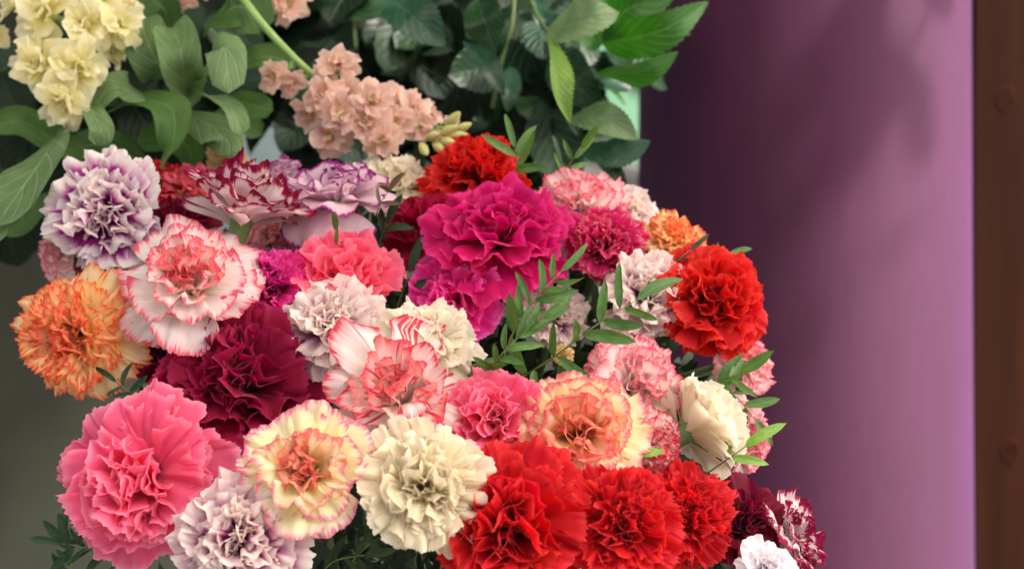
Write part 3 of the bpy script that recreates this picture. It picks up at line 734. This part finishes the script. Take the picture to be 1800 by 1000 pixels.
stock_stem([(200, -160, 1.06), (170, -20, 1.06), (140, 90, 1.05), (115, 200, 1.04)],
 [(75, 18, 1.01, 62, (-.3, .2, 1)), (25, -5, 1.03, 50, (-.6, .4, .7)), (62, 112, 1.00, 66, (-.4, -.1, 1)), (150, 42, 1.01, 56, (.2, .2, 1)),
  (212, 40, 1.02, 46, (.6, .3, .8)), (140, 118, 1.0, 62, (.3, -.1, 1)), (112, 182, 1.0, 52, (0, -.5, 1)), (200, 90, 1.03, 34, (.7, -.1, .6)), (180, -10, 1.03, 56, (.3, .5, .7)), (100, -60, 1.04, 60, (0, .4, 1)), (160, 160, 1.02, 34, (.5, -.4, .7)), (225, 2, 1.04, 34, (.8, .2, .6))], [],
 'stock_cream', 'pale yellow stock with a hanging spike of double florets', 1)
stock_stem([(395, -60, 1.06), (450, 30, 1.04), (565, 145, 1.04), (680, 205, 1.04), (800, 230, 1.04)],
 [(598, 108, 1.02, 40, (.2, .5, 1)), (575, 128, 1.03, 30, (-.3, .4, 1)), (480, 136, 1.03, 34, (-.6, -.1, .8)), (512, 148, 1.03, 30, (-.2, -.4, .9)), (566, 168, 1.01, 42, (-.3, .2, 1)), (655, 172, 1.00, 46, (.1, .4, 1)), (612, 160, 1.02, 34, (0, .3, 1)),
  (540, 196, 1.02, 38, (-.6, -.1, .8)), (596, 200, 1.00, 42, (-.2, -.1, 1)), (690, 170, 1.02, 34, (.4, .5, .8)), (728, 186, 1.02, 36, (.4, .5, .8)), (580, 244, 1.01, 42, (-.2, -.4, 1)), (640, 214, 1.0, 42, (0, -.1, 1)), (672, 246, 1.00, 38, (.1, -.4, 1)), (700, 216, 1.01, 36, (.3, 0, 1)), (742, 222, 1.02, 32, (.4, 0, .9)), (760, 200, 1.03, 24, (.5, .4, .8)), (795, 212, 1.02, 16, (.5, .4, .8)), (780, 244, 1.01, 18, (.5, -.2, .8))],
 [(795, 212, 1.01, 11, (.6, .6, .6)), (805, 240, 1.01, 10, (.9, .1, .5)), (785, 250, 1.0, 11, (.7, -.2, .7)), (770, 258, 1.0, 10, (.4, -.4, .8)), (760, 240, 1.0, 10, (.6, .1, .8)), (788, 230, 1.0, 10, (.8, .3, .6)), (812, 225, 1.02, 9, (.9, .4, .3)), (745, 262, 1.0, 10, (.3, -.6, .8))],
 'stock_peach', 'peach stock leaning out over the back of the bunch', 2, 8.5)
stock_stem([(470, -140, 1.10), (475, -60, 1.10), (480, 5, 1.10)],
 [(470, 2, 1.08, 44, (-.2, -.1, 1)), (508, 8, 1.08, 38, (.4, -.3, 1)), (490, -45, 1.09, 50, (0, .3, 1)), (525, -20, 1.09, 34, (.6, 0, .8))], [],
 'stock_peach', 'peach stock cut by the top edge above the pale green stem', 3)
stock_stem([(300, -160, 1.12), (310, -70, 1.12), (318, -10, 1.12)],
 [(322, -2, 1.09, 24, (0, -.3, 1)), (300, -30, 1.10, 34, (-.3, 0, 1)), (345, -35, 1.10, 34, (.4, .2, 1))], [],
 'stock_pink', 'salmon stock tip just showing at the top edge', 4)
stock_stem([(-60, -100, 1.08), (-30, -20, 1.08), (-6, 60, 1.06)],
 [(-8, 62, 1.04, 26, (.2, 0, 1)), (-40, 0, 1.06, 40, (0, .2, 1))], [], 'stock_cream', 'pale yellow stock almost wholly cut by the frame', 5)

def ribbon_leaf(parent, ctrl, hw, m, facing=(0, .3, 1), twist=(0, 0), fold=.15, curl=0.0, shape=(.5, .45), name='leaf', seed=0, wave=.04, teeth=0.0):
    """a leaf traced along its midrib; hw in photo pixels; twist in degrees at base and tip"""
    rg = random.Random(seed)
    nr, nc = (37 if teeth else 16), 9
    pts = spline([P(*c) for c in ctrl], nr)
    d0 = ctrl[0][2]; W = hw * d0 / F
    N0 = V(*facing)
    vs, uv = [], []
    ph = rg.uniform(0, 6)
    peak = (shape[0] / (shape[0] + shape[1]))
    mx = peak ** shape[0] * (1 - peak) ** shape[1]
    for i, p in enumerate(pts):
        v = i / (nr - 1)
        t = (pts[min(i + 1, nr - 1)] - pts[max(i - 1, 0)]).normalized()
        n = (N0 - t * N0.dot(t)).normalized()
        n = Quaternion(t, math.radians(twist[0] + (twist[1] - twist[0]) * v)) @ n
        s = t.cross(n)
        w = W * max(.07 if v < .9 else .02, (v ** shape[0]) * ((1 - v) ** shape[1]) / mx)
        for j in range(nc):
            u = j / (nc - 1) * 2 - 1
            if j in (0, nc - 1): u *= 1 + teeth * (1 if i % 2 else -1)
            off = fold * abs(u) * w + curl * u * u * w + wave * W * math.sin(v * 11 + ph + u * 1.5) * u * u
            vs.append(p + s * (u * w * (1 - .25 * abs(curl))) + n * off - parent.location)
            uv.append((u * .5 + .5, v))
    o = link(name, mesh('leaf_mesh', vs, grid_faces(nr, nc), uv, GM[m]), parent)
    return o

def leaf_root(name, at, label, cat, group=None):
    r = link(name, None); r.empty_display_size = .01
    r.location = P(*at); r.matrix_world = Matrix.Translation(P(*at))
    return tag(r, label, cat, group)

# the leaves of the yellow stock and of the peach stock, traced one by one
lr = leaf_root('stock_shoot', (330, 180, 1.08), 'grey green curling stock leaves beside the pale yellow florets', 'leafy branch')
SL = [
 ([(330, 185, 1.09), (290, 130, 1.04), (262, 80, 1.03), (246, 34, 1.05)], 42, 'stock', (-.2, .2, 1), (0, 15), .2, .2),
 ([(330, 190, 1.08), (322, 130, 1.02), (318, 90, 1.01), (305, 48, 1.03)], 40, 'stock', (.3, .1, 1), (0, -20), .3, .5),
 ([(330, 170, 1.08), (365, 110, 1.02), (395, 85, 1.0), (402, 165, .99)], 36, 'stock', (.2, .4, 1), (0, 0), .1, -.2),
 ([(300, 185, 1.06), (240, 165, 1.02), (200, 155, 1.01), (160, 190, 1.01)], 34, 'stock', (0, .6, 1), (0, 10), .1, .1),
 ([(180, 205, 1.05), (240, 178, 1.02), (300, 190, 1.0), (305, 250, .99), (285, 298, .99)], 34, 'stock_deep', (.1, .9, .5), (0, 40), .1, .1),
 ([(305, 200, 1.04), (350, 210, 1.02), (390, 240, 1.0), (385, 275, 1.0)], 38, 'stock', (0, .7, .8), (0, 0), .1, -.2),
 ([(330, 165, 1.06), (370, 170, 1.02), (410, 195, 1.0), (425, 240, .99)], 20, 'stock', (.6, .4, .6), (0, 30), .2, .1),
 ([(390, 185, 1.08), (420, 178, 1.06), (450, 188, 1.05), (480, 195, 1.05)], 26, 'stock_deep', (0, .5, 1), (0, 0), .1, .1),
 ([(150, 170, 1.02), (165, 200, 1.0), (178, 230, .99), (168, 255, .99)], 22, 'stock', (.4, 0, 1), (0, 0), .2, .1),
 ([(150, 280, 1.06), (100, 250, 1.06), (40, 215, 1.05), (-10, 220, 1.05)], 30, 'stock_deep', (0, .4, 1), (0, 0), .1, .1),
 ([(360, 60, 1.08), (400, 20, 1.05), (430, 15, 1.05), (455, 60, 1.05)], 48, 'stock_deep', (.2, .5, 1), (0, 0), .1, .1),
 ([(260, 300, 1.07), (210, 260, 1.07), (160, 255, 1.07), (120, 270, 1.08)], 30, 'stock_deep', (0, .3, 1), (0, 0), .1, .1),
 ([(340, 300, 1.06), (330, 260, 1.05), (300, 240, 1.05), (240, 250, 1.05)], 30, 'stock_deep', (0, .3, 1), (0, 0), .1, .1),
 ([(300, 60, 1.10), (290, 20, 1.09), (270, 0, 1.09), (250, -40, 1.09)], 36, 'stock_deep', (-.2, .3, 1), (0, 0), .1, .1),
 ([(400, 120, 1.12), (440, 105, 1.10), (480, 100, 1.10), (520, 120, 1.1)], 26, 'stock_deep', (0, .5, 1), (0, 0), .1, .1),
 ([(360, 250, 1.08), (390, 215, 1.08), (420, 210, 1.08), (460, 240, 1.08)], 26, 'stock_deep', (0, .6, .8), (0, 0), .1, .1),
]
for i, (c, hw, m, fc, tw, fo, cu) in enumerate(SL):
    ribbon_leaf(lr, c, hw, m, fc, tw, fo, cu, shape=(.45, .28), seed=i, wave=.09)

lr = leaf_root('stock_shoot', (100, 250, 1.02), 'broad pale green stock leaves hanging at the far edge above the orange bloom', 'leafy branch')
for i, (c, hw, m, fc) in enumerate([
 ([(100, 238, 1.02), (75, 280, .98), (40, 330, .96), (-10, 400, .95)], 66, 'stock', (-.4, .3, 1)),
 ([(60, 300, 1.0), (30, 330, .97), (0, 370, .96), (-40, 430, .96)], 52, 'stock', (-.2, -.1, 1)),
 ([(80, 340, 1.04), (60, 360, 1.02), (30, 390, 1.02), (0, 400, 1.02)], 34, 'stock_deep', (-.2, .2, 1)),
]):
    ribbon_leaf(lr, c, hw, m, fc, (0, 10), .12, .05, shape=(.5, .5), seed=50 + i, wave=.06)

# ------------------------------------------------------------------ rose foliage above and behind
lr = leaf_root('rose_branch', (960, -60, 1.15), 'glossy rose leaves hanging in front, next to the purple column', 'leafy branch', 'rose foliage behind the bunch')
RL = [
 ([(960, 60, 1.08), (1000, 45, 1.05), (1045, 30, 1.04), (1088, 22, 1.05)], 40, 'rose_olive', (-.1, .4, 1), .2),
 ([(962, 72, 1.05), (970, 120, 1.03), (980, 170, 1.02), (1002, 218, 1.02)], 27, 'lime_fold', (.75, .1, .8), .8),
 ([(1060, 75, 1.12), (1120, 66, 1.08), (1180, 46, 1.06), (1245, 4, 1.07)], 38, 'rose_bright', (.1, -.2, 1), .2),
 ([(1045, 130, 1.12), (1090, 130, 1.08), (1140, 122, 1.06), (1192, 92, 1.06)], 32, 'rose_bright', (.2, -.5, .9), .2),
 ([(1060, 60, 1.14), (1100, 20, 1.10), (1140, 0, 1.09), (1200, -30, 1.09)], 44, 'rose_bright', (-.1, .2, 1), .2),
 ([(985, 90, 1.14), (1000, 130, 1.11), (1025, 160, 1.10), (1062, 195, 1.10)], 40, 'rose', (-.2, .1, 1), .2),
 ([(820, 75, 1.12), (845, 105, 1.09), (865, 130, 1.08), (886, 168, 1.08)], 24, 'rose_teal', (.4, .4, 1), .3),
 ([(1005, 205, 1.10), (1040, 205, 1.07), (1080, 218, 1.06), (1122, 246, 1.06)], 34, 'rose_olive', (0, .5, 1), .15),
 ([(1020, 260, 1.10), (1060, 268, 1.07), (1100, 268, 1.06), (1144, 248, 1.06)], 30, 'rose_teal', (.1, .4, 1), .15),
 ([(1050, 285, 1.10), (1070, 295, 1.07), (1085, 308, 1.06), (1102, 335, 1.06)], 16, 'rose', (.2, .2, 1), .2),
 ([(690, 0, 1.14), (715, 20, 1.11), (745, 45, 1.10), (782, 82, 1.10)], 44, 'rose_teal', (.1, .3, 1), .2),
 ([(840, 0, 1.14), (850, 30, 1.11), (860, 60, 1.11), (872, 96, 1.11)], 36, 'rose', (-.3, .3, 1), .2),
 ([(900, 120, 1.15), (898, 150, 1.11), (895, 170, 1.10), (892, 198, 1.10)], 18, 'rose_teal', (.3, .3, 1), .3),
 ([(920, 170, 1.15), (930, 185, 1.12), (945, 195, 1.12), (975, 205, 1.12)], 24, 'rose', (0, .4, 1), .2),
 ([(1030, 150, 1.13), (1040, 180, 1.11), (1050, 190, 1.10), (1062, 215, 1.10)], 26, 'rose_bright', (.3, 0, 1), .2),
 ([(940, 0, 1.16), (955, 30, 1.13), (965, 50, 1.13), (970, 80, 1.13)], 20, 'rose_teal', (.3, .3, 1), .2),
 ([(1040, 120, 1.15), (1020, 130, 1.12), (1012, 180, 1.12), (1015, 240, 1.12)], 38, 'rose', (.2, .2, 1), .2),
 ([(600, 20, 1.22), (640, 10, 1.18), (680, -5, 1.18), (720, -20, 1.18)], 36, 'rose', (0, .4, 1), .2),
]
for i, (c, hw, m, fc, fo) in enumerate(RL):
    ribbon_leaf(lr, c, hw, m, fc, (0, 12), fo, .05, shape=(.55, .85), seed=80 + i, wave=.05, teeth=.06)
vs, fs = tube([p - lr.location for p in spline([P(905, -60, 1.14), P(900, 40, 1.13), P(880, 110, 1.13), P(865, 190, 1.14)], 12)], .0017, 7)
link('stem', mesh('rose_stem_mesh', vs, fs, None, M_ROSESTEM), lr)
vs, fs = tube([p - lr.location for p in spline([P(920, -40, 1.13), P(945, 30, 1.11), P(968, 62, 1.08), P(985, 90, 1.08)], 10)], .0013, 7)
link('stem', mesh('rose_stem_mesh', vs, fs, None, M_ROSESTEM), lr)

def rose_cluster(x0, y0, d, label, seed, n=14, spreadx=130, spready=140, mats=('rose_shaded', 'rose_shaded', 'rose_shaded', 'rose')):
    rg = random.Random(seed)
    root = leaf_root('rose_branch', (x0, y0, d), label, 'leafy branch', 'rose foliage behind the bunch')
    base = P(x0, y0, d)
    for k in range(n):
        p = P(x0 + rg.uniform(-1, 1) * spreadx, y0 + rg.uniform(-.6, 1) * spready, d + rg.uniform(-.05, .06))
        dr = V(rg.gauss(0, .7), -.5 + rg.gauss(0, .5), .2 + rg.gauss(0, .3))
        nn = V(rg.gauss(0, .35), .4 + rg.gauss(0, .35), 1)
        place_leaf('leaf', rg.choice(ROSE_LEAF), root, p, dr, nn, rg.uniform(.040, .062), GM[rg.choice(mats)])
    vs, fs = tube([q - base for q in spline([P(x0 - 20, y0 - 200, d), base, P(x0 + 15, y0 + spready, d + .01)], 10)], .0018, 7)
    link('stem', mesh('rose_stem_mesh', vs, fs, None, M_ROSESTEM), root)
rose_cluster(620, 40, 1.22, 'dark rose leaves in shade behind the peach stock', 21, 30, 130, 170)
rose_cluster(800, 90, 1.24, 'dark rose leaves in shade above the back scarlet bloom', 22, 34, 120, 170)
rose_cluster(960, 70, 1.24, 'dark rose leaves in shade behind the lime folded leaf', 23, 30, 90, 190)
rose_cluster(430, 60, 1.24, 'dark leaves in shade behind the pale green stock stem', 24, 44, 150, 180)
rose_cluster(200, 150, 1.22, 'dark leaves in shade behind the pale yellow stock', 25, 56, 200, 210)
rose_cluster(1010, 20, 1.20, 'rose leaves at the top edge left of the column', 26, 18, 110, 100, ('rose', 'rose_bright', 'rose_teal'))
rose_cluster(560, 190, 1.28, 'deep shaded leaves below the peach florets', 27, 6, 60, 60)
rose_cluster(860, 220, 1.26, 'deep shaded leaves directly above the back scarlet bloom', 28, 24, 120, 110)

# ------------------------------------------------------------------ the column, the post and what lies behind
def fabric_mat():
    t = NT('purple_fabric')
    tc = t.new('ShaderNodeTexCoord')
    mp = t.new('ShaderNodeMapping'); mp.inputs['Scale'].default_value = (1, 1, .35)
    t.link(tc.outputs['Object'], mp.inputs[0])
    n = t.noise(mp.outputs[0], 9.0, 4.0, .55)
    col = t.ramp(n, [(.3, (66, 21, 48)), (.5, (72, 24, 55)), (.72, (78, 27, 61))])
    wv = t.new('ShaderNodeTexWave', wave_type='BANDS', bands_direction='Z')
    wv.inputs['Scale'].default_value = 260; wv.inputs['Distortion'].default_value = 1.5
    t.link(tc.outputs['Object'], wv.inputs[0])
    n2 = t.noise(tc.outputs['Object'], 700.0, 2.0, .6)
    b = t.new('ShaderNodeBump'); b.inputs['Strength'].default_value = .5; b.inputs['Distance'].default_value = .0006
    t.link(t.math('ADD', wv.outputs['Fac'], n2), b.inputs['Height'])
    b2 = t.new('ShaderNodeBump'); b2.inputs['Strength'].default_value = .5; b2.inputs['Distance'].default_value = .0025
    t.link(t.noise(mp.outputs[0], 22.0, 4.0, .6), b2.inputs['Height'])
    t.link(b2.outputs[0], b.inputs['Normal'])
    t.link(b.outputs[0], t.bsdf.inputs['Normal'])
    t.link(col, t.bsdf.inputs['Base Color'])
    t.bsdf.inputs['Roughness'].default_value = .7
    t.bsdf.inputs['Specular IOR Level'].default_value = .3
    t.bsdf.inputs['Sheen Weight'].default_value = .11
    t.bsdf.inputs['Sheen Roughness'].default_value = .55
    t.bsdf.inputs['Sheen Tint'].default_value = (.40, .36, 1.0, 1)
    return t.m

def column():
    d = 1.42; R = 290 / F * d
    c = P(1412, 500, d)
    seg, rows = 96, 40
    vs, fs = [], []
    rg = random.Random(3)
    for i in range(rows):
        z = -1.2 + 1.9 * i / (rows - 1)
        for k in range(seg):
            an = 2 * math.pi * k / seg
            r = R * (1 + .006 * math.sin(3 * an + 2 * z) + .004 * math.sin(7 * an - 5 * z)) * (1 - .09 * z)
            vs.append((r * math.cos(an), r * math.sin(an), z))
    for i in range(rows - 1):
        for k in range(seg):
            k2 = (k + 1) % seg
            fs.append((i * seg + k, i * seg + k2, (i + 1) * seg + k2, (i + 1) * seg + k))
    root = link('fabric_column', None); root.rotation_euler = (0, math.radians(-.5), 0); root.location = (c.x, c.y, c.z); root.empty_display_size = .02
    tag(root, 'round column wrapped in purple fabric standing behind the bunch', 'column')
    link('wrapping', mesh('wrapping_mesh', vs, fs, None, fabric_mat()), root)
    # the overlapped, slightly frayed border of the wrapping
    vs, fs = [], []
    an0 = math.radians(-2)
    for i in range(60):
        z = -1.2 + 1.9 * i / 59
        for j in range(4):
            an = an0 + (j - 3) * .03 + .006 * rg.uniform(-1, 1) * (j == 0)
            r = R * (1.010 + .004 * (j == 0) + .004 * math.sin(z * 9)) * (1 - .09 * z)
            vs.append((r * math.cos(an), r * math.sin(an), z))
    link('border', mesh('border_mesh', vs, grid_faces(60, 4), None, bpy.data.materials['purple_fabric']), root)
column()

def wood_mat():
    t = NT('brown_wood')
    tc = t.new('ShaderNodeTexCoord')
    mp = t.new('ShaderNodeMapping'); mp.inputs['Scale'].default_value = (14, 14, 1.1)
    t.link(tc.outputs['Object'], mp.inputs[0])
    n = t.noise(mp.outputs[0], 2.0, 6.0, .62)
    big = t.noise(tc.outputs['Object'], 5.0, 3.0, .5)
    col = t.ramp(n, [(.28, (24, 10, 4)), (.5, (42, 19, 8)), (.75, (60, 31, 14))])
    col = t.mix(t.math('MULTIPLY', big, .5), col, lin((44, 20, 8)))
    t.link(col, t.bsdf.inputs['Base Color'])
    t.bsdf.inputs['Roughness'].default_value = .6
    t.bsdf.inputs['Specular IOR Level'].default_value = .08
    b = t.new('ShaderNodeBump'); b.inputs['Strength'].default_value = .4; b.inputs['Distance'].default_value = .002
    t.link(n, b.inputs['Height']); t.link(b.outputs[0], t.bsdf.inputs['Normal'])
    return t.m

def post():
    d = 1.55
    c = P(1850, 500, d); w = 190 / F * d; w2 = .07
    root = link('wooden_post', None); root.location = c; root.empty_display_size = .02
    tag(root, 'brown stained timber post with knots at the far side of the purple column', 'post')
    vs, fs = [], []
    ch = .006
    prof = [(-w + ch, -w2), (w - ch, -w2), (w, -w2 + ch), (w, w2 - ch), (w - ch, w2), (-w + ch, w2), (-w, w2 - ch), (-w, -w2 + ch)]
    for z in (-1.2, -.6, 0, .6):
        for x, y in prof: vs.append((x, y, z))
    for i in range(3):
        for k in range(8):
            k2 = (k + 1) % 8
            fs.append((i * 8 + k, i * 8 + k2, (i + 1) * 8 + k2, (i + 1) * 8 + k))
    fs.append(tuple(range(24, 32)))
    link('beam', mesh('beam_mesh', vs, fs, None, wood_mat(), smooth=False), root)
    km = plain('knot_wood', (28, 10, 4), (48, 20, 8), scale=160, spec=.08)
    rim = plain('knot_rim_wood', (58, 28, 11), (32, 12, 5), scale=200, spec=.08)
    for (px, py, r) in ((1762, 175, 20), (1780, 795, 20)):
        p = P(px, py, d - .07) - Vector(c)
        rr = r / F * d
        vs, fs = [], []
        prof = [(1.0, 0.0), (.9, .0003), (.78, .0002), (.5, .0001), (.02, .0002)]
        seg = 20
        for (q, h) in prof:
            for k in range(seg):
                an = 6.283 * k / seg
                vs.append((p.x + rr * q * math.cos(an) * .85, -w2 - .0003 - h, p.z + rr * q * (math.sin(an) * 1.1 + .12 * math.sin(3 * an + py))))
        fr = [(i * seg + k, i * seg + (k + 1) % seg, (i + 1) * seg + (k + 1) % seg, (i + 1) * seg + k) for i in range(4) for k in range(seg)]
        kn = link('knot', mesh('knot_mesh', vs, fr, None, rim), root)
        kn.data.materials.append(km)
        for f in kn.data.polygons[2 * seg:]: f.material_index = 1
post()

def rect_panel(name, corners, m, thick=.02):
    a = [Vector(q) for q in corners]
    n = (a[1] - a[0]).cross(a[3] - a[0]).normalized() * thick
    vs = a + [q + n for q in a]
    fs = [(0, 1, 2, 3), (7, 6, 5, 4), (0, 4, 5, 1), (1, 5, 6, 2), (2, 6, 7, 3), (3, 7, 4, 0)]
    return link(name, mesh(name + '_mesh', vs, fs, None, m, smooth=False))

wall_m = plain('dark_wall', (46, 50, 40), (60, 63, 49), rough=.75, scale=7)
w = rect_panel('wall', [P(-900, 2200, 2.3), P(-900, -500, 2.3), P(985, -500, 2.3), P(985, 2200, 2.3)], wall_m)
tag(w, 'dark olive grey wall far behind the bunch', 'wall', kind='structure')

# pale blue bucket behind, seen through the gap under the peach florets
def bucket():
    d = 1.62
    c = P(485, 285, d)
    root = link('bucket', None); root.location = c; root.empty_display_size = .02
    tag(root, 'pale blue bucket out of focus in the gap under the peach stock', 'bucket')
    m = plain('pale_blue_plastic', (150, 176, 182), (162, 188, 192), rough=.35, scale=12)
    R = 150 / F * d
    vs, fs, seg = [], [], 40
    prof = [(.075, .96), (.078, 1.04), (.070, 1.05), (.060, 1.0), (-.22, .8)]
    for z, q in prof:
        for k in range(seg):
            an = 6.283 * k / seg
            vs.append((R * q * math.cos(an), R * q * math.sin(an), z))
    for i in range(len(prof) - 1):
        for k in range(seg):
            k2 = (k + 1) % seg
            fs.append((i * seg + k, i * seg + k2, (i + 1) * seg + k2, (i + 1) * seg + k))
    fs.append(tuple(range((len(prof) - 1) * seg, len(prof) * seg)))
    link('shell', mesh('bucket_mesh', vs, fs, None, m), root)
bucket()

# sunlit greenery and pavement far beyond the gap beside the column
hm = plain('far_hedge', (40, 74, 54), (70, 108, 84), rough=.8, scale=3.2)
def hedge():
    rg = np.random.default_rng(8)
    nr, nc = 30, 60
    vs = []
    for i in range(nr):
        for j in range(nc):
            x = -.6 + 3.2 * j / (nc - 1); z = -.2 + 3.0 * i / (nr - 1)
            vs.append((x, 5.6 + x + rg.uniform(-.15, .15) + .25 * math.sin(x * 5) * math.sin(z * 4), z))
    o = link('hedge', mesh('hedge_mesh', vs, grid_faces(nr, nc), None, hm))
    tag(o, 'pale green sunlit hedge far behind, in the gap beside the column', 'hedge')
hedge()
pv = plain('grey_pavement', (104, 102, 98), (124, 122, 116), rough=.8, scale=4)
g = link('ground', mesh('ground_mesh', [(-8, -3, -.25), (12, -3, -.25), (12, 9, -.25), (-8, 9, -.25)], [(0, 1, 2, 3)], None, pv))
tag(g, 'grey pavement far below the bunch', 'pavement', kind='structure')

rose_cluster(1960, -330, 1.20, 'added rose branch out of view above the post, breaking up the sunlight', 31, 18, 210, 170, ('rose', 'rose_bright'))  # added out of view, in the sun's path, to dapple the column
rose_cluster(1760, -420, 1.16, 'added rose branch out of view above the column, breaking up the sunlight', 32, 12, 170, 110, ('rose', 'rose_bright'))  # second unseen branch, also added to break up the sun

# white bucket beyond the bunch, under the far hedge
def white_pot():
    d = 1.60
    c = P(1070, 345, d)
    root = link('plant_pot', None); root.location = c; root.empty_display_size = .02
    tag(root, 'white pot out of focus between the bunch and the column', 'pot')
    m = plain('white_plastic', (222, 224, 222), (234, 234, 230), rough=.4, scale=12)
    R = 70 / F * d
    vs, fs, seg = [], [], 36
    prof = [(.028, .90), (.03, 1.06), (.012, 1.08), (.010, 1.0), (-.16, .74)]
    for z, q in prof:
        for k in range(seg):
            an = 6.283 * k / seg
            vs.append((R * q * math.cos(an), R * q * math.sin(an), z))
    for i in range(len(prof) - 1):
        for k in range(seg):
            k2 = (k + 1) % seg
            fs.append((i * seg + k, i * seg + k2, (i + 1) * seg + k2, (i + 1) * seg + k))
    fs.append(tuple(range((len(prof) - 1) * seg, len(prof) * seg)))
    link('shell', mesh('pot_mesh', vs, fs, None, m), root)
white_pot()

# ------------------------------------------------------------------ added overhead screens, unseen: one softens the sun, one darkens the back
def shade_screen():
    t = NT('screen_cloth')
    tc = t.new('ShaderNodeTexCoord')
    n = t.noise(tc.outputs['Object'], 30.0, 3.0, .6)
    leafy_surface(t, t.ramp(n, [(.3, (226, 220, 206)), (.7, (236, 232, 220))]), .55, .8, .1)
    root = link('shade_screen', None); root.location = (0, 0, 1.85); root.empty_display_size = .02
    tag(root, 'added screen above the flowers, out of view, softening and blocking light', 'shade_screen')
    dark_m = plain('dark_screen', (44, 38, 30), (62, 54, 44), rough=.8, scale=14)  # for the unseen rear sheet, added to darken back leaves and wall
    for (part, pm_, x0, x1, y0, y1) in (('canvas', t.m, -2.0, 1.08, .30, .95), ('dark_screen', dark_m, -2.0, .30, .953, 2.6)):  # front sheet shaped to soften sun on the blooms yet miss the column
        nr, nc = 10, 40
        vs = []
        for i in range(nr):
            for j in range(nc):
                x = x0 + (x1 - x0) * j / (nc - 1); y = y0 + (y1 - y0) * i / (nr - 1)
                vs.append((x, y, .08 * y + .012 * math.sin(x * 9)))
        link(part, mesh('canvas_mesh', vs, grid_faces(nr, nc), None, pm_), root)
shade_screen()
